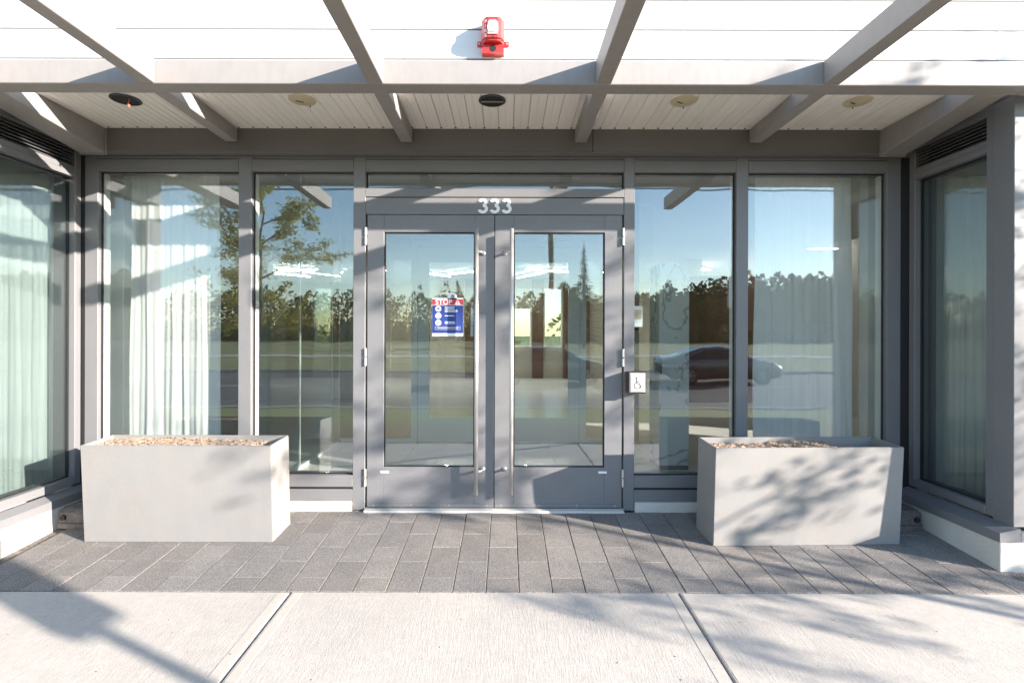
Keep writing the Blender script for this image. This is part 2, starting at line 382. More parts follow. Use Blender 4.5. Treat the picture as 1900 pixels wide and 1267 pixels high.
# doors
def leaf(x0, x1, gx0, gx1, hx, hinge_x, lab):
    z0, z1, g0, g1 = .022, fz(399), fz(867), fz(431)
    bm = bm_new(); y0, y1 = .006, .056
    box(bm, x0, gx0, y0, y1, z0, z1, bev=.002); box(bm, gx1, x1, y0, y1, z0, z1, bev=.002)
    box(bm, gx0 + .0003, gx1 - .0003, y0, y1, z0, g0, bev=.002); box(bm, gx0 + .0003, gx1 - .0003, y0, y1, g1, z1, bev=.002)
    d = obj('door', bm, 'charcoal', B); d['label'] = lab
    obj('pane', sbox(gx0 + .0086, gx1 - .0086, .024, .032, g0 + .0086, g1 - .0086), 'glass', d)
    gasket('gasket', gx0 + .0005, gx1 - .0005, g0 + .0005, g1 - .0005, .016, d)
    bm = bm_new(); X = fx(hx); r = .0145
    tube(bm, [(X, -.075, fz(912)), (X, -.075, fz(428))], r, 16)
    dirx = 1 if hx < 917 else -1
    for zz in (fz(470), fz(870)):
        tube(bm, [(X, -.075, zz), (X + dirx*.030, -.062, zz), (X + dirx*.046, -.03, zz), (X + dirx*.048, .006, zz)], .009, 10)
        disc(bm, (X + dirx*.048, zz), .016, -.001, .0055, 'y', 16)
    obj('handle', bm, 'steel', d, smooth=True)
    for yy in (439, 663, 886):
        bm = bm_new(); tube(bm, [(fx(hinge_x), -.006, fz(yy + 16)), (fx(hinge_x), -.006, fz(yy + 1))], .0095, 12); tube(bm, [(fx(hinge_x), -.006, fz(yy - 1)), (fx(hinge_x), -.006, fz(yy - 16))], .0095, 12)
        obj('hinge', bm, 'steel', d)
    obj('sweep', sbox(x0 + .004, x1 - .004, .0015, .0058, .024, .05), 'charcoal', d)
    for k in range(4): obj('screw', disc(bm_new(), (x0 + .05 + k * (x1 - x0 - .1) / 3, .037), .0045, .0, .0016, 'y', 10), 'steel', d)
    return d
dl = leaf(fx(681), fx(916.6), fx(712), fx(880.5), 885, 678.5, 'left leaf of the glazed double door, carrying the stop notice')
dr = leaf(fx(918), fx(1154.2), fx(953), fx(1122), 949, 1156, 'right leaf of the glazed double door beside the push plate')
for d, xx in ((dl, 714), (dr, 1119)): obj('label_plate', sbox(fx(xx) - .031, fx(xx) + .031, .0045, .0058, fz(878), fz(874)), 'paper', d)
obj('astragal', sbox(fx(914.5), fx(920), .058, .066, .03, fz(400)), 'gasket', dl)

# ---- side wings
def wing(sg, X0, xp, lab):
    """sg +1 right, -1 left; X0 = face plane, xp = plinth face"""
    q = lambda d: X0 + sg * d
    yf = -.80
    gy0, gy1, gz0, gz1 = -.055, -.617, .256, 2.445
    # frame pieces
    obj('wing_post', sbox(q(0), q(.16), -.054, .0, .20, 2.72, bev=.0025), 'charcoal', B)
    obj('wing_post', sbox(q(0), q(.16), gy1 - .052, gy1, .20, 2.72, bev=.0025), 'charcoal', B)
    obj('wing_corner_post', sbox(q(-.004), q(.17), yf, gy1 - .054, .185, 2.72, bev=.003), 'charcoal', B)
    obj('wing_sill', sbox(q(-.002), q(.14), gy0 - .0005, gy1 + .0005, .20, gz0, bev=.003), 'charcoal', B)
    obj('wing_head', sbox(q(0), q(.14), gy0 - .0005, gy1 + .0005, gz1, 2.485, bev=.002), 'charcoal', B)
    obj('wing_head', sbox(q(.003), q(.14), gy0 - .0005, gy1 + .0005, 2.4855, 2.524, bev=.002), 'charcoal', B)
    obj('wing_head', sbox(q(0), q(.14), gy0 - .0005, gy1 + .0005, 2.668, 2.72, bev=.002), 'charcoal', B)
    lv = obj('louver_box', sbox(q(.10), q(.13), gy0 - .002, gy1 + .002, 2.526, 2.666), 'dark', B)
    bm = bm_new(); prism(bm, [(0, 0), (sg*.006, -.002), (sg*.052, .022), (sg*.046, .026)], 'y', gy0 - .002, gy1 + .002)
    lm = mesh_of('louver_slat', bm, 'charcoal')
    for k in range(6): put('louver_slat', lm, lv, (q(.004), 0, 2.529 + k * .0232))
    wd = obj('wing_window', sbox(q(.050), q(.058), gy0 - .008, gy1 + .008, gz0 + .008, gz1 - .008), 'wingglass', B)
    bm = bm_new(); t = .008
    for yy0, yy1, z0, z1 in ((gy0-.0004, gy1+.0004, gz0+.0004, gz0+t), (gy0-.0004, gy1+.0004, gz1-t, gz1-.0004), (gy0-.0004, gy0-t, gz0+t, gz1-t), (gy1+.0004, gy1+t, gz0+t, gz1-t)):
        box(bm, q(.042), q(.062), yy0, yy1, z0, z1)
    obj('gasket', bm, 'gasket', wd)
    # metal ledge on the plinth
    bm = bm_new(); xo = xp - sg * .006
    prism(bm, [(xo, .112), (q(.0), .112), (q(.0), .190), (xo, .166)] if sg > 0 else [(q(.0), .112), (xo, .112), (xo, .166), (q(.0), .190)], 'y', .0, yf - .04)
    obj('ledge', bm, 'charcoal', B)
    obj('ledge', sbox(q(.002), q(6.5), yf - .04, yf - .0005, .112, .166, bev=.002), 'charcoal', B)
    obj('plinth', sbox(xp, q(6.5), yf - .034, .0, -.35, .111, bev=.004), 'plinth', B)
    # front of the wing: horizontal boards
    wl = obj('wing_wall', sbox(q(.172), q(6.6), yf + .012, yf + .10, .168, 2.79), 'wall_in', B)
    z = .172
    while z < 2.76:
        z2 = min(z + .183, 2.79)
        for k in range(2):
            obj('board', sbox(q(.174 + k*3.2), q(.174 + (k+1)*3.2 - .004), yf - .004, yf + .0115, z + .005, z2 - .005, bev=.0015), 'siding', wl)
        z += .183
    obj('wing_cap', sbox(q(.0), q(6.6), -.60, yf + .01, 2.795, 2.86), 'siding', B)
    obj('inner_trim', sbox(q(.061), q(.30), .001, .14, .0, 2.72), 'white', B)
for a_, b_ in ((fx(1671) + .0005, XR + .06), (XL - .06, fx(157) - .0005)): obj('corner_filler', sbox(a_, b_, .004, .15, .0, Z_top), 'gasket', B)
wing(1, XR, 2.87, '')
wing(-1, XL, -3.085, '')

# ---- soffit planks
sf = obj('soffit', sbox(-3.3, 3.1, -.628, -.002, 2.812, 2.83), 'dark', B)
bm = bm_new(); pw = .1045
prism(bm, [(.0, .011), (.004, 0), (.046, 0), (.050, .005), (.054, .005), (.058, 0), (pw - .004, 0), (pw - .001, .011)], 'y', -.627, -.093)
pk = mesh_of('plank', bm, 'soffit')
k = 0
while -3.09 + k * pw < 2.9:
    put('plank', pk, sf, (-3.09 + k * pw, 0, 2.797)); k += 1
obj('soffit_trim', sbox(-3.1, 2.93, -.092, -.0855, 2.7955, 2.805), 'soffit', sf)
for sx in (-3.096, 2.885): obj('soffit_trim', sbox(sx, sx + .02, -.627, -.093, 2.788, 2.7965), 'fascia', sf)
bm = bm_new()
for j in range(k): disc(bm, (-3.09 + j * pw + .001, -.101), .0068, 2.7945, 2.80, 'z', 8)
obj('weep_hole', bm, 'dark', sf)

# ---- upper wall of white boards
YS = -.645
up = obj('upper_wall', sbox(-11.2, 11.2, YS + .013, 11.4, 2.90, 6.6), 'block', B)
obj('soffit_edge', sbox(-11.2, 11.2, YS + .002, YS + .02, 2.7995, 2.8995), 'siding', B)
row = 0; z = 2.821
while z < 6.5:
    off = {0: -2.3, 1: 3.02 - 3.66, 2: 3.02, 3: 1.1}[row % 4] if row < 4 else random.uniform(-2, 2)
    x = -11.2
    edges = [e for e in [off + 3.66 * j for j in range(-4, 5)] if -11.1 < e < 11.1]
    for xa, xb in zip([-11.2] + edges, edges + [11.2]):
        obj('board', sbox(xa + .001, xb - .001, YS - .004, YS + .0015 + .011, z + .005, z + .183 - .005, bev=.0015), 'siding', up)
    z += .183; row += 1
obj('roof', sbox(-11.4, 11.4, -.75, 11.6, 6.6, 6.75), 'fascia', B)

# ------------------------------------------------------------------ interior shell
bm = bm_new(); box(bm, -11, 11, .13, 11.2, -.25, -.012)
box(bm, -11, XL - .17, -.70, .1295, -.25, -.012); box(bm, XR + .17, 11, -.70, .1295, -.25, -.012)
fl = struct('interior_floor', bm, 'joint')
TS = .60
tm = mesh_of('tile', sbox(.0015, TS - .0015, .0015, TS - .0015, -.012, 0, bev=.001), 'floor_in')
for i in range(-6, 6):
    for j in range(0, 6): put('tile', tm, fl, (-.1 + i * TS, .145 + j * TS, .0))
bm = bm_new()
box(bm, -11, 11, .145 + 6*TS, 11.2, -.0118, -.0005); box(bm, -11, -.1 - 6*TS, -.6, .145 + 6*TS - .001, -.0118, -.0005); box(bm, -.1 + 6*TS, 11, -.6, .145 + 6*TS - .001, -.0118, -.0005)
box(bm, -.1 - 6*TS + .001, XL - .18, -.6, .144, -.0118, -.0005); box(bm, XR + .18, -.1 + 6*TS - .001, -.6, .144, -.0118, -.0005)
obj('floor_field', bm, 'floor_in', fl)
struct('interior_ceiling', sbox(-11, 11, .145, 11.2, 2.86, 2.898), 'ceil')
for sg, a in ((-1, -11.0), (1, 3.3)):
    x0, x1 = (-11, -3.4) if sg < 0 else (3.2, 11)
    struct('interior_ceiling', sbox(x0, x1, -.62, .144, 2.86, 2.898), 'ceil')
struct('wall_side', sbox(-11.2, -11.0, -.69, 11.4, -.3, 2.89), 'wall_in')
struct('wall_side', sbox(11.0, 11.2, -.69, 11.4, -.3, 2.89), 'wall_in')
# back wall with window openings
YB = 11.2
wins = [(.15, .72, .9, 2.05), (1.08, 1.62, .9, 2.62)]
bm = bm_new(); cuts = sorted(wins); xcur = -11.0
for (a, b, z0, z1) in cuts:
    box(bm, xcur, a, YB, YB + .2, -.1, 2.86); box(bm, a, b, YB, YB + .2, -.1, z0); box(bm, a, b, YB, YB + .2, z1, 2.86); xcur = b
box(bm, xcur, 11.0, YB, YB + .2, -.1, 2.86)
wb = struct('wall_back', bm, 'wall_in')
for (a, b, z0, z1) in wins:
    bm = bm_new(); t = .04
    for q in ((a, b, z0, z0+t), (a, b, z1-t, z1), (a, a+t, z0+t, z1-t), (b-t, b, z0+t, z1-t)): box(bm, q[0]+.001, q[1]-.001, YB+.05, YB+.10, q[2]+.001, q[3]-.001)
    wf = obj('window_frame', bm, 'whiteframe', wb)
    obj('pane', sbox(a + t, b - t, YB + .07, YB + .078, z0 + t, z1 - t), 'clear', wf)
# wood panels on the back wall, brown columns
for a, b in ((.74, 1.06), (1.64, 2.4), (-1.2, -.6)):
    struct('wood_panel', sbox(a, b, YB - .12, YB - .002, .0, 2.84, bev=.004), 'wood', wb)
# white mullion trims
for a, b, y0 in ((-3.34, -3.06, .29), (2.88, 3.10, .29)):
    struct('interior_column', sbox(a, b, y0, y0 + .10, 0, 2.85, bev=.003), 'white')
for a, b, y in ((-6.2, -5.7, 4.2), (5.6, 6.1, 4.4), (-4.1, -3.7, 7.2), (3.6, 4.1, 7.0)):
    struct('interior_column', sbox(a, b, y, y + .5, 0, 2.85, bev=.006), 'white')
# dark reception wall deep in the hall
struct('partition_wall', sbox(-6.5, -2.6, 6.3, 6.45, 0, 2.3, bev=.004), 'wall_in')
struct('partition_wall', sbox(2.9, 7.5, 6.0, 6.15, 0, 2.4, bev=.004), 'wood')

# vestibule: white framed inner doors, glass partitions
V = thing('inner_vestibule_doors', 'white framed inner glass double doors seen through the entrance', 'door', (0, 2.34, 0))
for a, b in ((-1.14, -1.065), (.877, .953)): obj('jamb', sbox(a, b, 0, .10, 0, 2.42, bev=.003), 'whiteframe', V)
obj('head', sbox(-1.064, .876, 0, .10, 2.34, 2.42, bev=.003), 'whiteframe', V)
for a, b in ((-1.062, -.096), (-.090, .875)):
    bm = bm_new(); st = .135
    box(bm, a, a + st, .02, .07, .01, 2.335, bev=.003); box(bm, b - st, b, .02, .07, .01, 2.335, bev=.003)
    box(bm, a + st, b - st, .02, .07, .01, .30, bev=.003); box(bm, a + st, b - st, .02, .07, 2.16, 2.335, bev=.003)
    lf = obj('door_leaf', bm, 'whiteframe', V)
    obj('pane', sbox(a + st - .005, b - st + .005, .04, .048, .295, 2.165), 'clear', lf)
bm = bm_new(); box(bm, -2.0, -1.142, .03, .04, .05, 2.84); obj('side_pane', bm, 'clear', V)
bm = bm_new(); box(bm, .955, 1.75, .03, .04, .05, 2.84); obj('side_pane', bm, 'clear', V)
obj('base_rail', sbox(-2.0, -1.142, .01, .06, 0, .05), 'whiteframe', V); obj('base_rail', sbox(.955, 1.75, .01, .06, 0, .05), 'whiteframe', V)
obj('over_pane', sbox(-1.14, .953, .03, .038, 2.421, 2.84), 'clear', V)
for i, (y0, y1) in enumerate(((.30, 1.18), (1.19, 2.10), (2.11, 2.36))):
    g_ = tag(obj('glass_partition', sbox(-.005, .005, 0, y1 - y0 - .004, .03, 2.84), 'clear', None, (-2.0, y0, 0)), ['clear frameless glass partition panel just behind the left shopfront', 'clear frameless glass partition panel in the middle of the vestibule side', 'narrow clear glass partition panel meeting the white inner doors'][i], 'partition')
    obj('base_rail', sbox(-.02, .02, 0, y1 - y0 - .004, 0, .03), 'whiteframe', g_)
    obj('polished_edge', sbox(-.0055, .0055, y1 - y0 - .0038, y1 - y0 - .001, .03, 2.84), 'whiteframe', g_)
mp = thing('marble_pylon', 'white veined marble pylon standing inside behind the right shopfront', 'pylon', (1.62, 1.16, 0))
obj('slab', sbox(-.145, .145, 0, .34, .04, 1.99, bev=.004), 'marble', mp); obj('base', sbox(-.14, .14, .006, .335, 0, .0395), 'charcoal', mp)
struct('partition_wall', sbox(1.20, 1.47, 1.9, 2.0, 0, 2.84), 'wall_in')
for xx, zz, lab in ((1.262, 1.49, 'small cream framed certificate hanging inside on the beige wall'), (1.405, 1.47, 'small dark framed picture hanging next to the cream certificate')):
    pf = thing('picture_frame', lab, 'picture', (xx, 1.898, zz))
    bm = bm_new()
    for q in ((-.06, .06, -.12, -.108), (-.06, .06, .108, .12), (-.06, -.05, -.108, .108), (.05, .06, -.108, .108)): box(bm, q[0], q[1], -.015, 0, q[2], q[3])
    obj('frame', bm, 'whiteframe' if xx < 1.3 else 'reader', pf); obj('print', sbox(-.05, .05, -.006, -.001, -.108, .108), 'paper' if xx < 1.3 else 'grass', pf)
cr = thing('card_reader', 'black wall box mounted inside on the beige wall beside the marble pylon', 'card reader', (1.45, 1.10, 1.0))
obj('housing', sbox(-.03, .03, -.03, .03, -.075, .075, bev=.006), 'reader', cr); obj('bracket', sbox(-.012, .012, .03, .062, -.03, .03), 'reader', cr)

# curtains
def curtain(name, label, p0, p1, z0, z1, folds, amp, seed, flare=.06):
    rnd = random.Random(seed); bm = bm_new(); p0 = Vector((*p0, 0)); p1 = Vector((*p1, 0)); d = (p1 - p0); n = d.cross(Vector((0, 0, 1))).normalized()
    N, K = folds * 14, 22; ph = [rnd.uniform(0, 6.28) for _ in range(6)]; g = []
    for k in range(K + 1):
        v = k / K; rowv = []
        for i in range(N + 1):
            u = i / N
            wv = math.sin(2*math.pi*folds*u + 1.2*math.sin(3.1*u*6 + ph[0]) + .35 * math.sin(5*v + ph[1] + 7*u)) + .45 * math.sin(2*math.pi*folds*2.1*u + ph[2] + .6*v)
            a = amp * (.55 + .65 * (1 - v)) * (.7 + .5 * math.sin(9*u + ph[3]) ** 2)
            uu = (u - .5) * (1 + flare * (1 - v)) + .5 + .006*math.sin(11*v + 20*u)
            p = p0 + d * uu + n * (a * wv); rowv.append(bm.verts.new((p.x, p.y, z0 + (z1 - z0) * v)))
        g.append(rowv)
    for a, b in zip(g, g[1:]):
        for i in range(N): bm.faces.new((a[i], a[i+1], b[i+1], b[i]))
    c = (p0 + p1) / 2
    root = thing(name, label, 'curtain', (c.x, c.y, 0))
    bmesh.ops.translate(bm, verts=bm.verts, vec=(-c.x, -c.y, 0))
    obj('cloth', bm, 'sheer', root, smooth=True)
    bm = bm_new(); e = d.normalized() * .06
    tube(bm, [(p0 - c - e) + Vector((0, 0, z1 + .012)), (p1 - c + e) + Vector((0, 0, z1 + .012))], .011, 8); obj('rail', bm, 'whiteframe', root)
    return root
curtain('sheer_curtain', 'sunlit white sheer curtain gathered behind the window above the sandy planter', (-2.89, .153), (-2.215, .153), .02, 2.56, 7, .0055, 3)
curtain('sheer_curtain', 'shaded white sheer curtain gathered behind the window above the shadow-dappled planter', (1.92, .155), (2.66, .155), .02, 2.56, 7, .007, 5)
curtain('sheer_curtain', 'white sheer curtain drawn across the sunlit side wing window', (-3.40, -.64), (-3.40, .12), .02, 2.62, 8, .006, 8, 0)
curtain('sheer_curtain', 'white sheer curtain drawn across the dark shaded side wing window', (3.24, -.64), (3.24, .12), .02, 2.62, 8, .006, 11, 0)

# LED bars hung under the ceiling
def led(x1, y1, x2, y2, wd, lab):
    k = 1.46 * F; a = k / (VY - y1); b = k / (VY - y2)
    p = Vector(((x1 - VX) * a / F, a - D, 2.78)); q = Vector(((x2 - VX) * b / F, b - D, 2.78)); c = (p + q) / 2; d = q - p
    t = thing('light_bar', lab, 'ceiling light', (c.x, c.y, 2.78), (0, 0, math.atan2(d.y, d.x)), 'lit bars on the interior ceiling')
    hl = d.length / 2
    obj('diffuser', sbox(-hl, hl, -wd/2, wd/2, 0, .012), 'led', t); obj('housing', sbox(-hl, hl, -wd/2 - .004, wd/2 + .004, .0125, .05), 'whiteframe', t)
    bm = bm_new()
    for s in (-.8, .8): tube(bm, [(s*hl, 0, .05), (s*hl, 0, .0785)], .004, 6)
    obj('hanger', bm, 'whiteframe', t)
LB = 'lit hall light bar seen through the %s'
led(796, 509, 834, 514, .045, LB % 'left door leaf, tilting right'); led(833, 510, 877, 505, .045, LB % 'left door leaf, rising to the handle')
led(976, 501, 1055, 505, .045, LB % 'right door leaf, the longer one'); led(960, 516, 1010, 506, .045, LB % 'right door leaf, the steeper one')
led(510, 498, 635, 507, .045, LB % 'pane between curtain and doors, upper one'); led(510, 509, 575, 515, .045, LB % 'pane between curtain and doors, lower one')
led(1280, 494, 1315, 501, .05, LB % 'pane behind the marble pylon'); led(1500, 461.5, 1608, 459.5, .045, LB % 'shaded curtain window, level one')
led(1562, 493, 1605, 514, .14, LB % 'shaded curtain window, the broad one')


# ------------------------------------------------------------------ canopy
CN = thing('entrance_canopy', 'taupe painted steel canopy frame of rafters over the entrance', 'canopy', (-.09, -.085, 2.6))
ox, oy, oz = -.09, -.085, 2.6
def cbox(x0, x1, y0, y1, z0, z1, bev=.004): return sbox(x0 - ox, x1 - ox, y0 - oy, y1 - oy, z0 - oz, z1 - oz, bev=bev)
RB, RT, YBk, YFr = 2.697, 2.832, -.849, -.966
rc = [-2.0, -.73, .535, 1.80]
for x in rc:
    obj('rafter', cbox(x - .043, x + .043, YBk + .0006, -.0865, RB + .001, 2.796 - .0005), 'canopy', CN)
    obj('rafter', cbox(x - .043, x + .043, -1.86, YFr - .0006, RB + .001, RT), 'canopy', CN)
for a, b in ((-3.10, -2.918), (2.71, 2.885)):
    bm = bm_new(); prism(bm, [(YBk + .0006 - oy, RB + .001 - oz), (-.0865 - oy, 2.612 - oz), (-.0865 - oy, 2.7945 - oz), (YBk + .0006 - oy, 2.7945 - oz)], 'x', a - ox, b - ox)
    bmesh.ops.bevel(bm, geom=list(bm.edges), offset=.004, segments=1, affect='EDGES'); obj('end_rafter', bm, 'canopy', CN)
    obj('end_bracket', cbox(a - .006, b + .012 if a < 0 else b + .006, -.0862, -.080, 2.602, 2.80, .001), 'canopy', CN)
for a, b in ((-7.0, 2.935), (2.937, 7.0)):
    obj('cross_beam', cbox(a, b, YFr, YBk, RB, RT - .001), 'canopy', CN)
for x in (4.2, 6.4, -4.4, -6.5): obj('bracket', cbox(x - .04, x + .04, YBk + .0006, -.80, RB + .01, RT - .012), 'canopy', CN)
obj('end_rafter', cbox(-3.10, -2.918, -1.86, YFr - .0006, RB + .001, RT), 'canopy', CN)

# ------------------------------------------------------------------ soffit fittings
def fitting(px, kind, lab, grp=None):
    X = (px - VX) * 3.293 / F
    t = thing('ceiling_cap' if kind == 'cap' else 'light_opening', lab, 'light fitting', (X, -.547, 2.7965), (0, 0, 0), grp)
    if kind == 'cap':
        bm = bm_new(); disc(bm, (0, 0), .082, -.004, .0, 'z', 32, .084); bmesh.ops.translate(bm, verts=bm.verts, vec=(0, 0, -.001)); obj('plate', bm, 'cap', t)
        bm = bm_new()
        for j in range(20):
            a = 2*math.pi*j/20; b = 2*math.pi*(j+1)/20
            vs = [bm.verts.new((r_*math.cos(q), r_*math.sin(q), z_)) for q, r_, z_ in ((a, .07, -.0052), (b, .07, -.0052), (b, .052, -.008), (a, .052, -.008))]; bm.faces.new(vs)
        obj('rim', bm, 'cap', t)
        obj('slot', sbox(-.035, .012, .018, .026, -.0075, -.0052), 'dark', t, (0, 0, 0), (0, 0, .5)); 
        bm = bm_new(); tube(bm, [(.02, .074, -.004), (.022, .078, -.016)], .004, 6); obj('screw', bm, 'block', t)
    else:
        bm = bm_new()
        n = 32
        for j in range(n):
            a, b = 2*math.pi*j/n, 2*math.pi*(j+1)/n
            prof_ = [(.086, -.0005), (.086, -.006), (.072, -.008), (.070, -.0006)]
            for (r0, z0), (r1, z1) in zip(prof_, prof_[1:]):
                bm.faces.new([bm.verts.new((r_*math.cos(q), r_*math.sin(q), z_)) for q, r_, z_ in ((a, r0, z0), (b, r0, z0), (b, r1, z1), (a, r1, z1))])
        obj('ring', bm, 'reader', t)
        bm = bm_new(); disc(bm, (0, 0), .0698, -.003, -.0005, 'z', 28); obj('hole', bm, 'dark', t)
        if px < 500:
            bm = bm_new(); tube(bm, [(.035, -.02, -.003), (.038, -.022, -.02), (.033, -.024, -.036), (.037, -.024, -.045)], .0035, 6); obj('wire', bm, 'copper', t)
            bm = bm_new(); tube(bm, [(.037, -.024, -.045), (.037, -.024, -.062)], [.009, .005], 8); obj('connector', bm, 'copper', t)
        else:
            obj('bar', sbox(-.07, .07, -.008, .004, -.013, -.008), 'canopy', t)
fitting(232, 'open', 'open black light hole in the soffit with a red wire dangling')
fitting(560, 'cap', 'round yellowed cap on the soffit between the wire hole and the strobe alarm')
fitting(912, 'open', 'open black light hole in the soffit under the red alarm')
fitting(1268, 'cap', 'round yellowed cap on the soffit beside the open hole under the alarm')
fitting(1590, 'cap', 'round yellowed cap on the soffit at the shaded end')

# ------------------------------------------------------------------ fire alarm
A = thing('fire_alarm', 'red fire alarm horn strobe on the white boards above the doors', 'alarm', (-.088, YS - .0045, 3.115))
bm = bm_new(); prism(bm, [(-.068, -.0), (-.066, -.05), (.066, -.05), (.068, -.0)], 'z', -.098, -.046); obj('back_box', bm, 'red', A)
bm = bm_new()
prism(bm, [(-.066, -.001), (-.068, -.062), (-.050, -.092), (-.03, -.10), (.03, -.10), (.050, -.092), (.068, -.062), (.066, -.001)], 'z', -.044, .098)
bmesh.ops.bevel(bm, geom=[e for e in bm.edges if abs(e.verts[0].co.z - e.verts[1].co.z) < 1e-6 and e.verts[0].co.y < -.03 and e.verts[1].co.y < -.03], offset=.012, segments=3, affect='EDGES'); obj('housing', bm, 'red', A, smooth=False)
bm = bm_new(); prism(bm, [(-.03, -.015), (.03, -.015), (.032, .02), (.03, .05), (.018, .064), (-.018, .064), (-.03, .05), (-.032, .02)], 'y', -.1005, -.118)
bmesh.ops.bevel(bm, geom=[e for e in bm.edges if all(v.co.y < -.11 for v in e.verts)], offset=.008, segments=3, affect='EDGES'); ln_ = obj('lens', bm, 'lens', A, smooth=False)
obj('reflector', sbox(-.012, .012, -.1195, -.1182, -.004, .034, bev=.0005), 'steel', ln_)
for s in (-1, 1):
    e_ = obj('ear', sbox(s*.0665, s*.098, -.008, 0, -.04, -.006, bev=.003), 'red', A)
    bm = bm_new(); disc(bm, (s*.086, -.022), .005, -.011, -.0081, 'y', 10); obj('screw', bm, 'steel', e_)
bm = bm_new(); disc(bm, (0, -.03), .005, -.102, -.1002, 'y', 10); disc(bm, (0, -.072), .02, -.052, -.0502, 'y', 16); obj('port', bm, 'dark', A)
for i, ch in enumerate('FIRE'): put('letter', text_mesh('letter', ch, .026, .001, 'paper', .0008), A, (-.043, -.0965, .062 - .027 * i), (R(90), 0, R(-25)))

# ------------------------------------------------------------------ push plate
A = thing('door_push_plate', 'square steel wheelchair push plate in a dark box beside the right door', 'push button', (fx(1174), -.002, fz(707)))
# bracket, box, plate
obj('box', sbox(-.052, .072, -.085, -.0005, -.078, .078, bev=.004), 'wood', A)
obj('surround', sbox(-.054, .074, -.097, -.0855, -.08, .08, bev=.003), 'reader', A)
bm = bm_new(); box(bm, -.047, .067, -.108, -.0975, -.072, .072)
for v in bm.verts:
    if v.co.y < -.1: v.co.x += -.008 if v.co.x > .01 else .008; v.co.z += -.008 if v.co.z > 0 else .008
pl = obj('plate', bm, 'steel', A)
bm = bm_new(); yp = -.1088; cx, cz, s = .008, -.008, 1.0
arc = [(cx + .022*math.cos(t), yp, cz - .012 + .022*math.sin(t)) for t in [math.radians(q) for q in range(115, 361, 12)]]
tube(bm, arc, .0022, 6)
tube(bm, [(cx - .006, yp, cz + .034), (cx - .003, yp, cz + .004), (cx + .016, yp, cz + .002), (cx + .027, yp, cz - .026), (cx + .038, yp, cz - .026)], .0024, 6)
tube(bm, [(cx - .005, yp, cz + .018), (cx + .013, yp, cz + .016)], .002, 6)
disc(bm, (cx - .007, cz + .043), .006, yp - .001, yp + .001, 'y', 12)
obj('wheelchair_symbol', bm, 'dark', pl)

# ------------------------------------------------------------------ stop notice on the left door
N_ = thing('stop_notice', 'red and navy STOP notice taped inside the glass of the left door', 'poster', (fx(830), .0225, fz(588.5)))
wdt, hgt = .116, .142
obj('sheet', sbox(-wdt, wdt, 0, .0012, -hgt, hgt), 'paper', N_)
obj('navy_field', sbox(-wdt + .001, wdt - .001, -.0006, -.0001, -hgt + .022, .087), 'navy', N_)
obj('red_band', sbox(-wdt + .001, wdt - .001, -.0006, -.0001, .0905, .134), 'redprint', N_)
put('heading', text_mesh('heading', 'STOP', .052, .0004, 'paper', .001), N_, (-.03, -.0012, .111), (R(90), 0, 0))
bm = bm_new(); prism(bm, [(.05, .094), (.096, .094), (.073, .128)], 'y', -.0014, -.0008); tri = obj('warning_triangle', bm, 'paper', N_)
put('mark', text_mesh('mark', '!', .03, .0004, 'dark', .001), tri, (.073, -.0018, .107), (R(90), 0, 0))
for i, zz in enumerate((.062, .010, -.042)):
    bm = bm_new(); disc(bm, (-.07, zz), .022, -.0014, -.0008, 'y', 24); ic = obj('pictogram', bm, 'paper', N_)
    obj('glyph', sbox(-.08, -.06, -.0019, -.0015, zz - .004, zz + (.008 if i == 0 else .002)), 'navy', ic)
bm = bm_new()
for z_, w_, h_ in ((.074, .075, .005), (.064, .07, .005), (.053, .092, .003), (.045, .098, .003), (.039, .09, .003), (.010, .07, .005), (-.036, .075, .005), (-.047, .078, .005)): box(bm, -.022, -.022 + w_, -.0014, -.0008, z_ - h_/2, z_ + h_/2)
for q in ((-.094, .094, -.094, -.0925), (-.094, .094, -.072, -.0705), (-.094, -.0925, -.0925, -.072), (.0925, .094, -.0925, -.072), (-.08, .08, -.084, -.0805)): box(bm, q[0], q[1], -.0014, -.0008, q[2], q[3])
obj('text_line', bm, 'paper', N_)
N2 = thing('round_decal', 'small round white decal on the glass above the stop notice', 'sticker', (fx(838), .0225, fz(550)))
bm = bm_new(); prism(bm, [(-.036, -.036), (.036, -.036), (.036, .0), (.028, .02), (.01, .03), (-.01, .028), (-.026, .012)], 'y', 0, .001); obj('disc', bm, 'paper', N2)
bm = bm_new(); disc(bm, (.004, .0), .014, -.0006, -.0001, 'y', 16); obj('emblem', bm, 'canopy', N2)
N3 = thing('paper_notice', 'narrow white paper stuck inside the left door beside its handle', 'poster', (fx(878), .0335, fz(597)))
obj('sheet', sbox(-.022, .01, 0, .001, -.11, .11), 'paper', N3); obj('fold', sbox(-.022, .01, -.0006, -.0001, -.034, -.03), 'canopy', N3)

N4 = thing('paper_notice', 'cream paper notice stuck inside the pane right of the doors', 'poster', (fx(1186), .0495, fz(586)))
obj('sheet', sbox(-.038, .038, 0, .001, -.078, .078), 'paper', N4); obj('print', sbox(-.03, .03, -.0006, -.0001, -.02, .05), 'cap', N4)
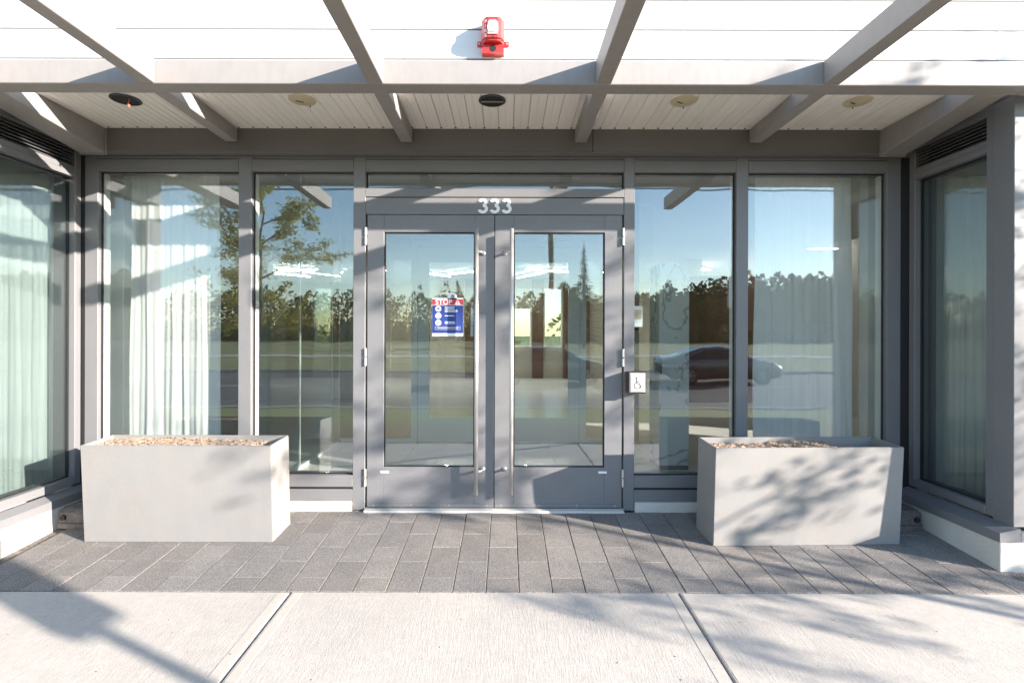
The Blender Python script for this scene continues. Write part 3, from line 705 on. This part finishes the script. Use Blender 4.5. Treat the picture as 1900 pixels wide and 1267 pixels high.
# ------------------------------------------------------------------ planters
def planter(lab, loc, rot, wd, dp, ht, soil):
    t = thing('planter_box', lab, 'planter', loc, rot)
    bm = bm_new(); th = .014
    o = [(0, 0), (wd, 0), (wd, dp), (0, dp)]; i_ = [(th, th), (wd-th, th), (wd-th, dp-th), (th, dp-th)]
    lo = [bm.verts.new((x, y, 0)) for x, y in o]; hi = [bm.verts.new((x, y, ht)) for x, y in o]; hin = [bm.verts.new((x, y, ht)) for x, y in i_]; lin = [bm.verts.new((x, y, .25)) for x, y in i_]
    bm.faces.new(lo[::-1]); bm.faces.new(lin)
    for k in range(4):
        j = (k+1) % 4; bm.faces.new((lo[k], lo[j], hi[j], hi[k])); bm.faces.new((hi[k], hi[j], hin[j], hin[k])); bm.faces.new((hin[k], hin[j], lin[j], lin[k]))
    bmesh.ops.recalc_face_normals(bm, faces=bm.faces)
    bmesh.ops.bevel(bm, geom=[e for e in bm.edges if e.calc_length() > .2 and max(v.co.z for v in e.verts) > .3 or (abs(e.verts[0].co.z - e.verts[1].co.z) > .5)], offset=.003, segments=2, affect='EDGES')
    obj('box', bm, 'planter', t)
    bm = bm_new(); nx, ny = 110, 24; g = []
    rnd = random.Random(wd * 1000 + len(lab)); from mathutils import noise as mn
    for j in range(ny + 1):
        g.append([])
        for i in range(nx + 1):
            x = th + (wd - 2*th) * i / nx; y = th + (dp - 2*th) * j / ny
            z = soil(x / wd, y / dp) + .012 * mn.noise(Vector((x*22, y*22, 3))) + .007 * mn.noise(Vector((x*60, y*60, 9))) + rnd.uniform(-.0015, .0015)
            g[-1].append(bm.verts.new((x, y, z)))
    for a, b in zip(g, g[1:]):
        for i in range(nx): bm.faces.new((a[i], a[i+1], b[i+1], b[i]))
    obj('soil', bm, 'soil', t, smooth=True)
    bm = bm_new()
    for k in range(420):
        u, v = rnd.uniform(.03, .97), rnd.uniform(.08, .92); r_ = rnd.choice((.003, .004, .005, .007, .010))
        z = soil(u, v); x, y = u*wd, v*dp
        ps = [bm.verts.new((x + r_*rnd.uniform(.6, 1.3)*a, y + r_*rnd.uniform(.6, 1.3)*b, z + .004 + r_*rnd.uniform(.4, 1)*c)) for a, b, c in ((1,0,0),(0,1,0),(-1,0,0),(0,-1,0),(0,0,1),(0,0,-1))]
        for f in ((0,1,4),(1,2,4),(2,3,4),(3,0,4),(1,0,5),(2,1,5),(3,2,5),(0,3,5)): bm.faces.new([ps[q] for q in f])
    cl = obj('clods', bm, 'mulch', t); cl['kind'] = 'stuff'
    return t
tilt = math.atan(SL) * .75
planter('pale grey rectangular planter filled to the rim with dry sandy soil, sunlit', (-2.723, -.501, gz(-.501) + .002), (tilt, 0, 0), 1.217, .275, .628, lambda u, v: .600 + .012*math.sin(5*u) + .02 * max(0, .25 - u) - .025 * max(0, u - .85) * 5)
def soil_r(u, v):
    z = .575 + .05 * math.exp(-((u - .45) / .2) ** 2) + .02 * math.sin(9*u + 1)
    return z - .10 * max(0, min(1, (u - .70) / .08))
planter('white rectangular planter half filled with brown clods, dappled by leaf shadow', (1.322, -.537, gz(-.537) + .002), (tilt, 0, R(1.8)), 1.222, .275, .632, soil_r)

# weathered corner blocks
def block(lab, X, sg):
    t = thing('base_block', lab, 'base block', (X, -.30, gz(-.30)))
    def ring(r, n=16): return [(sg * r * math.cos(a), r * math.sin(a)) for a in [math.pi/2 * 3 + math.pi/2 * k / n if False else -math.pi/2 + math.pi/2*k/n for k in range(n+1)]]
    def solid(w_, d_, ch, z0, z1, top):
        pts = [(0, .22), (0, -d_ + .03), (.02, -d_), (w_ * .35, -d_ - .012), (w_ * .7, -d_ - .006), (w_, -d_ + .03), (w_, .22)]
        bm = bm_new(); A_ = [bm.verts.new((sg*x, y, z0)) for x, y in pts]; B_ = [bm.verts.new((sg*x, y, z1)) for x, y in pts]; C_ = [bm.verts.new((sg*(x*.9 + .012), min(y + .03, .22), top)) for x, y in pts]
        n = len(pts); bm.faces.new(A_[::-1]); bm.faces.new(C_)
        for P_, Q_ in ((A_, B_), (B_, C_)):
            for i in range(n): bm.faces.new((P_[i], P_[(i+1) % n], Q_[(i+1) % n], Q_[i]))
        return bm
    obj('foot', solid(.44, .012, 0, 0, .034, .036), 'block', t)
    up_ = obj('body', solid(.42, .0, 0, .0365, .105, .125), 'block', t)
    bm = bm_new(); tube(bm, [(sg*.055, -.016, .072), (sg*.055, -.004, .072)], .019, 12); obj('hole', bm, 'dark', up_)
block('weathered dark base block in the sunlit corner behind the sandy planter', -3.08, 1)
block('weathered dark base block in the shaded corner behind the dappled planter', 2.86, -1)

# gravel bed beside the wing
bm = bm_new(); rnd = random.Random(4)
for k in range(1500):
    x = 2.90 + rnd.random() * 1.2; y = -.865 - rnd.random() * .06 if x < 3.0 else -.85 - rnd.random() * .17; r_ = rnd.uniform(.003, .009)
    z = gz(y) + .004
    ps = [bm.verts.new((x + r_*rnd.uniform(.6, 1.3)*a, y + r_*rnd.uniform(.6, 1.3)*b, z + r_*rnd.uniform(.4, 1)*c)) for a, b, c in ((1,0,0),(0,1,0),(-1,0,0),(0,-1,0),(0,0,1),(0,0,-1))]
    for f in ((0,1,4),(1,2,4),(2,3,4),(3,0,4),(1,0,5),(2,1,5),(3,2,5),(0,3,5)): bm.faces.new([ps[q] for q in f])
gr = obj('gravel', bm, 'stone'); gr['kind'] = 'stuff'; tag(gr, 'brown gravel and dry leaf bits beside the concrete plinth', 'gravel')
bm = bm_new(); rnd = random.Random(9)
for k in range(130):                                            # grit lying on the walk
    x = rnd.uniform(-3, 3); y = rnd.uniform(-1.9, -.3); r_ = rnd.uniform(.002, .0045); z = gz(y) + .002
    ps = [bm.verts.new((x + r_*rnd.uniform(.6, 1.8)*a, y + r_*rnd.uniform(.6, 1.6)*b, z + r_*.6*c)) for a, b, c in ((1,0,0),(0,1,0),(-1,0,0),(0,-1,0),(0,0,1),(0,0,-1))]
    for f in ((0,1,4),(1,2,4),(2,3,4),(3,0,4),(1,0,5),(2,1,5),(3,2,5),(0,3,5)): bm.faces.new([ps[q] for q in f])
gr = obj('grit', bm, 'stone'); gr['kind'] = 'stuff'; tag(gr, 'fine grit scattered on the paving', 'grit')

# ------------------------------------------------------------------ trees
def young_tree(label, loc, h, crown_z, rad, nleaf, seed, lean=(0, 0), leafsize=.05):
    rnd = random.Random(seed); t = thing('street_tree', label, 'tree', loc)
    bm = bm_new(); lf = bm_new(); tips = []
    def rv(s): return Vector((rnd.uniform(-s, s), rnd.uniform(-s, s), rnd.uniform(-s, s)))
    tr = [Vector((0, 0, 0))]; n = 7
    for i in range(1, n + 1): tr.append(Vector((lean[0] * i / n + rnd.uniform(-.03, .03), lean[1] * i / n + rnd.uniform(-.03, .03), h * .93 * i / n)))
    tube(bm, tr, [.032 * (1 - .8 * i / n) + .006 for i in range(n + 1)], 8)
    def branch(p, d, ln, r, depth):
        pts = [p]; k = 4
        for i in range(k):
            d = (d + rv(.22) + Vector((0, 0, .02 if depth == 0 else -.03))).normalized(); pts.append(pts[-1] + d * ln / k)
        tube(bm, pts, [r * (1 - .75 * i / k) for i in range(k + 1)], 5, False)
        if depth >= 2: tips.append(pts); return
        for i in range(1, k + 1):
            for _ in range(2 if depth == 0 else 2):
                nd = (d + rv(.9)).normalized(); branch(pts[i], nd, ln * rnd.uniform(.38, .6), r * .5, depth + 1)
    nb = 13
    for i in range(nb):
        f = crown_z / h + (1 - crown_z / h) * (i + .3) / nb; f = min(f, .98)
        j = min(int(f / .93 * n), n - 1); p = tr[j].lerp(tr[j+1], min(1, f / .93 * n - j))
        a = i * 2.4 + rnd.uniform(-.4, .4); spread = rad * (1 - .55 * abs((i / nb) - .35))
        branch(p, Vector((math.cos(a), math.sin(a), .35 + .5 * i / nb)).normalized(), spread, .014, 0)
    per = max(1, nleaf // max(1, len(tips)))
    for pts in tips:
        if rnd.random() < .12: continue
        for _ in range(per):
            q = rnd.random() * (len(pts) - 1); i = int(q); c = pts[i].lerp(pts[i+1], q - i) + rv(.05)
            d = rv(1).normalized(); u = d.cross(rv(1)).normalized(); s = leafsize * rnd.uniform(.6, 1.3)
            vs = [lf.verts.new(c + d*s*a + u*s*b) for a, b in ((-.5, 0), (0, .22), (.5, 0), (0, -.22))]; lf.faces.new(vs)
    obj('trunk', bm, 'bark', t); obj('crown', lf, 'leaf', t)
    return t
young_tree('young feathery street tree on the dry verge opposite the sunlit curtain', (-3.55, -3.4, -.16), 3.45, 1.4, .85, 15000, 21, (.05, -.1), .05)
young_tree('young street tree on the dry verge beyond the shaded wing, casting dappled shade', (6.7, -3.45, -.17), 4.2, 1.3, 1.12, 3300, 33, (.45, -.1), .085)

# signpost whose shadow falls on the walk
sp = thing('street_sign', 'slim steel street sign post with a small narrow plate on the verge', 'sign', (3.56, -4.18, -.2), (0, 0, R(90)))
bm = bm_new(); tube(bm, [(0, 0, -.15), (0, 0, 2.42)], .032, 10); obj('post', bm, 'galv', sp)
obj('plate', sbox(-.125, .125, -.045, -.026, 1.90, 2.44, bev=.003), 'sign', sp)
obj('plate', sbox(-.115, .115, .026, .045, 1.92, 2.42, bev=.003), 'sign', sp)
# utility line across the road
for X, lab in ((2.3, 'wooden utility pole across the road nearest the doors'), (-36, 'wooden utility pole far along the road beyond the young tree'), (41, 'wooden utility pole far along the road beyond the grey car')):
    up_ = thing('utility_pole', lab, 'utility pole', (X, -23.3, -.5))
    bm = bm_new(); tube(bm, [(0, 0, -.3), (0, 0, 10.2)], [.15, .10], 10); obj('pole', bm, 'bark', up_)
    obj('crossarm', sbox(-.06, .06, -.9, .9, 9.3, 9.42), 'bark', up_)
bm = bm_new()
for dy, dz in ((0, 8.75), (-.7, 9.0)):
    for xa, xb in ((-36, 2.3), (2.3, 41)):
        tube(bm, [(xa + (xb - xa) * k / 12, -23.3 + dy, dz - .35 * (1 - (2*k/12 - 1) ** 2) + .35) for k in range(13)], .022, 5)
tag(obj('overhead_wire', bm, 'gasket'), 'thin dark overhead wires strung along the road', 'wire')

# conifer and the far woodland
def conifer(label, loc, h, r, seed):
    rnd = random.Random(seed); t = thing('conifer_tree', label, 'tree', loc); bm = bm_new(); lf = bm_new()
    tube(bm, [(0, 0, 0), (0, 0, h)], [.2, .03], 8)
    for k in range(46):
        z = h * (.08 + .9 * k / 46); rr = r * (1 - .92 * k / 46) * rnd.uniform(.75, 1.15)
        for _ in range(7):
            a = rnd.uniform(0, 6.28); d = Vector((math.cos(a), math.sin(a), -.18)); 
            for s in range(5):
                c = Vector((0, 0, z)) + d * rr * (s + .6) / 5; u = Vector((-d.y, d.x, rnd.uniform(-.3, .3))); wv = rr * .16 + .06
                lf.faces.new([lf.verts.new(c + x_) for x_ in (u*wv, d*wv*1.4, -u*wv, -d*wv + Vector((0, 0, -.12)))])
    obj('trunk', bm, 'bark', t); obj('crown', lf, 'conifer', t)
conifer('tall lone spruce rising above the far woodland', (9.6, -60, -.4), 12.6, 2.5, 2)
conifer('dark spruce beside the woodland, mirrored behind the stop notice', (-7.2, -72, -.4), 9.4, 2.3, 5)
def big_tree(label, loc, h, r, seed):
    rnd = random.Random(seed); t = thing('field_tree', label, 'tree', loc); bm = bm_new(); lf = bm_new()
    tube(bm, [(0, 0, 0), (.1, 0, h*.35), (.0, .1, h*.8)], [.22, .16, .05], 8)
    for k in range(7): a = k*2.4; tube(bm, [(0, 0, h*.3), (math.cos(a)*r*.6, math.sin(a)*r*.6, h*.7)], [.08, .02], 5)
    cs = [(Vector((rnd.gauss(0, .45)*r, rnd.gauss(0, .45)*r, h*rnd.uniform(.4, .92))), r*rnd.uniform(.25, .45)) for _ in range(16)]
    for c, q in cs:
        for _ in range(130):
            v = Vector((rnd.gauss(0, 1), rnd.gauss(0, 1), rnd.gauss(0, 1))).normalized() * q * rnd.random() ** .4; s = rnd.uniform(.1, .24)
            d = Vector((rnd.gauss(0, 1), rnd.gauss(0, 1), rnd.gauss(0, 1))).normalized(); u = d.orthogonal().normalized()
            lf.faces.new([lf.verts.new(c + v + x_) for x_ in (d*s, u*s*.6, -d*s, -u*s*.6)])
    obj('trunk', bm, 'bark', t); obj('crown', lf, 'wood_far', t)
big_tree('dark leafy field tree standing next to the tall spruce', (6.4, -55, -.4), 7.4, 1.9, 3)
big_tree('round field tree at the woodland edge right of the utility pole', (19, -80, -.3), 8.4, 3.2, 4)
bm = bm_new(); rnd = random.Random(12); nrow = 0
def clump(x, y, z0, h, r, cards, core=.45, cs=(.2, .45)):
    n, m_ = 8, 5; ring = []
    for j in range(m_ + 1):
        f = j / m_; rr = r * .5 * (math.sin(math.pi * (.25 + .70 * f)) ** .7)
        ring.append([bm.verts.new((x + rr*math.cos(6.283*i/n)*rnd.uniform(.75, 1.15), y + rr*math.sin(6.283*i/n)*rnd.uniform(.75, 1.15), z0 + h*core*f + rnd.uniform(-.3, .3)*(j > 0))) for i in range(n)])
    for a, b in zip(ring, ring[1:]):
        for i in range(n): bm.faces.new((a[i], a[(i+1) % n], b[(i+1) % n], b[i]))
    for _ in range(cards):
        a = rnd.uniform(0, 6.283); f = rnd.uniform(0, 1.1); rr = r * (max(.05, math.sin(math.pi * min(.98, .25 + .70 * f))) ** .7) * rnd.uniform(.75, 1.3)
        c = Vector((x + rr*math.cos(a), y + rr*math.sin(a), z0 + h*f)); s = rnd.uniform(*cs)
        d = Vector((rnd.gauss(0, 1), rnd.gauss(0, 1), rnd.gauss(0, 1))).normalized(); u = d.orthogonal().normalized()
        bm.faces.new([bm.verts.new(c + x_) for x_ in (d*s, u*s*.6, -d*s, -u*s*.6)])
for x in range(-150, 190, 3):
    for rowi in range(4):
        xx = x + rnd.uniform(-2, 2); yy = -92 - rowi * 7 - rnd.uniform(0, 4)
        hh = rnd.uniform(6.4, 9.0) + .5 * min(rowi, 2) + (rnd.random() < .1) * 2.0
        clump(xx, yy, -.4, hh, rnd.uniform(1.8, 3.2), 300 - 45 * rowi, .45, (.16, .42))
def hill_z(x, y): return min(18, max(0, (x - 10) * .2)) * min(1, max(0, (-y - 140) / 70)) - .4
for x in range(6, 300, 5):
    for rowi in range(8):
        xx = x + rnd.uniform(-2.5, 2.5); yy = -146 - rowi * 10 - rnd.uniform(0, 5)
        clump(xx, yy, hill_z(xx, yy), rnd.uniform(6.5, 9.5), rnd.uniform(2.6, 4.2), 130, .35, (.4, .85))
wd_ = obj('woodland', bm, 'wood_far'); wd_['kind'] = 'stuff'; tag(wd_, 'brown green woodland across the far side of the field', 'woodland')
bm = bm_new()
for x in range(-24, 26, 2): clump(x + rnd.uniform(-1, 1), 19 + rnd.uniform(-1, 2), -.75, rnd.uniform(2.2, 4.2), rnd.uniform(1.2, 1.8), 120, .5, (.1, .25))
wd_ = obj('hedge', bm, 'leaf'); wd_['kind'] = 'stuff'; tag(wd_, 'green shrubs growing behind the back windows', 'hedge')
# wooded hill
bm = bm_new(); g = []
for j in range(13): g.append([bm.verts.new((5 + i * 20, -138 - j * 10, hill_z(5 + i * 20, -138 - j * 10) - .3)) for i in range(40)])
for a, b in zip(g, g[1:]):
    for i in range(39): bm.faces.new((a[i], a[i+1], b[i+1], b[i]))
struct('hill', bm, 'wood_far')

# ------------------------------------------------------------------ cars on the road
def car(label, loc, rotz, paint):
    t = thing('car', label, 'car', loc, (0, 0, rotz))
    # stations along x: (x, z_low, z_belt, z_top, half width low, belt, top)
    st = [(-2.28, .42, .62, .74, .62, .68, .55), (-2.18, .30, .78, .92, .74, .80, .66), (-1.75, .24, .86, 1.00, .80, .87, .70), (-1.35, .22, .89, 1.14, .82, .89, .62), (-.75, .20, .90, 1.39, .83, .90, .57), (-.1, .20, .90, 1.44, .83, .90, .57), (.45, .20, .90, 1.38, .83, .90, .57), (.95, .20, .91, 1.12, .83, .90, .66), (1.25, .22, .90, .97, .82, .89, .72), (1.75, .24, .80, .87, .80, .86, .70), (2.12, .28, .66, .74, .74, .78, .62), (2.28, .38, .52, .60, .58, .62, .5)]
    rings = []
    for (x, zl, zb, zt, wl, wb_, wt) in st:
        half = [(0, zt), (wt * .6, zt - .005), (wt, zt - .03 - .02 * (zt > 1.1)), (wb_ - .01, zb), (wb_ + .02, (zb + zl) / 2 + .08), (wl, zl), (0, zl)]
        rings.append([(x, y, z) for y, z in half] + [(x, -y, z) for y, z in half[-2:0:-1]])
    bb, gb = bm_new(), bm_new(); n = len(rings[0])
    vb = [[bb.verts.new(p) for p in r_] for r_ in rings]
    bb.faces.new(vb[0][::-1]); bb.faces.new(vb[-1])
    for i in range(len(rings) - 1):
        for j in range(n):
            bb.faces.new((vb[i][j], vb[i][(j+1) % n], vb[i+1][(j+1) % n], vb[i+1][j]))
    body = obj('body', bb, paint, t, smooth=True)
    def pt(i, f, k, side, off=.012):
        a, b = Vector(rings[i][2]), Vector(rings[i][3]); p = a.lerp(b, k); p.y += off; p.z += 0
        return Vector((p.x, p.y * side, p.z))
    for side in (1, -1):
        for rng in ((3, 4, 5), (5, 6, 7)):
            gb = bm_new(); top = [pt(i, 0, .14, side) for i in rng]; bot = [pt(i, 0, .96, side) for i in rng]
            if rng[0] == 3: top[0] = top[0].lerp(bot[0], .5)
            va = [gb.verts.new(p) for p in top]; vb2 = [gb.verts.new(p) for p in bot]
            for k in range(len(rng) - 1): gb.faces.new((va[k], va[k+1], vb2[k+1], vb2[k]))
            ext = bmesh.ops.extrude_face_region(gb, geom=list(gb.faces)); bmesh.ops.translate(gb, verts=[v for v in ext['geom'] if isinstance(v, bmesh.types.BMVert)], vec=(0, -side*.02, 0))
            obj('side_window', gb, 'carglass', t)
    for i0, i1, nm in ((6, 7, 'windscreen'), (3, 4, 'rear_window')):
        gb = bm_new(); q = []
        for i, k in ((i0, .0), (i1, .0)):
            x, _, z = rings[i][0]; q += [(x, rings[i][2][1] * .92, z + .012), (x, -rings[i][2][1] * .92, z + .012)]
        gb.faces.new([gb.verts.new(q[k]) for k in (0, 1, 3, 2)]); ext = bmesh.ops.extrude_face_region(gb, geom=list(gb.faces)); bmesh.ops.translate(gb, verts=[v for v in ext['geom'] if isinstance(v, bmesh.types.BMVert)], vec=(0, 0, -.02))
        obj(nm, gb, 'carglass', t)
    for x in (-1.35, 1.38):
        for side in (1, -1):
            bm = bm_new(); n2 = 28; prof_ = [(.20, .09), (.30, .10), (.325, .07), (.33, 0), (.325, -.07), (.30, -.10), (.20, -.09)]
            rr = [[bm.verts.new((r_*math.cos(6.2832*k/n2), w_, r_*math.sin(6.2832*k/n2))) for r_, w_ in prof_] for k in range(n2)]
            for k in range(n2):
                a, b = rr[k], rr[(k+1) % n2]
                for j in range(len(prof_) - 1): bm.faces.new((a[j], a[j+1], b[j+1], b[j]))
            wh = obj('wheel', bm, 'tyre', t, (x, side * .81, .33), smooth=True)
            bm = bm_new(); disc(bm, (0, 0), .05, side*.03, side*.075, 'y', 12)
            for k in range(7):
                a = 6.2832*k/7; d = Vector((math.cos(a), 0, math.sin(a))); u = Vector((-d.z, 0, d.x))
                tube(bm, [d*.03 + Vector((0, side*.06, 0)), d*.205 + Vector((0, side*.075, 0))], .018, 5)
            for k in range(24):
                a, b = 6.2832*k/24, 6.2832*(k+1)/24
                bm.faces.new([bm.verts.new((r_*math.cos(q), side*.085, r_*math.sin(q))) for q, r_ in ((a, .19), (b, .19), (b, .215), (a, .215))])
            obj('rim', bm, 'rim', wh)
            bm = bm_new(); disc(bm, (0, 0), .198, side*.01, side*.02, 'y', 24); obj('brake_cavity', bm, 'dark', wh)
    for side in (1, -1):
        obj('headlight', sbox(1.98, 2.18, side*.50, side*.74, .62, .72, bev=.02), 'lamp', t); obj('tail_light', sbox(-2.24, -2.10, side*.50, side*.76, .76, .88, bev=.02), 'tail', t)
        obj('mirror', sbox(.72, .86, side*.90, side*1.02, .92, 1.03, bev=.02), paint, t)
        for x in (-.55, .35): obj('door_handle', sbox(x, x + .16, side*.905, side*.925, .80, .825, bev=.004), paint, t)
    return t
car('grey sedan on the road, mirrored behind the marble pylon', (8.15, -16.2, -.595), 0, 'carpaint_s')
car('dark sedan on the road, mirrored in the right door', (1.55, -15.4, -.595), 0, 'carpaint_d')
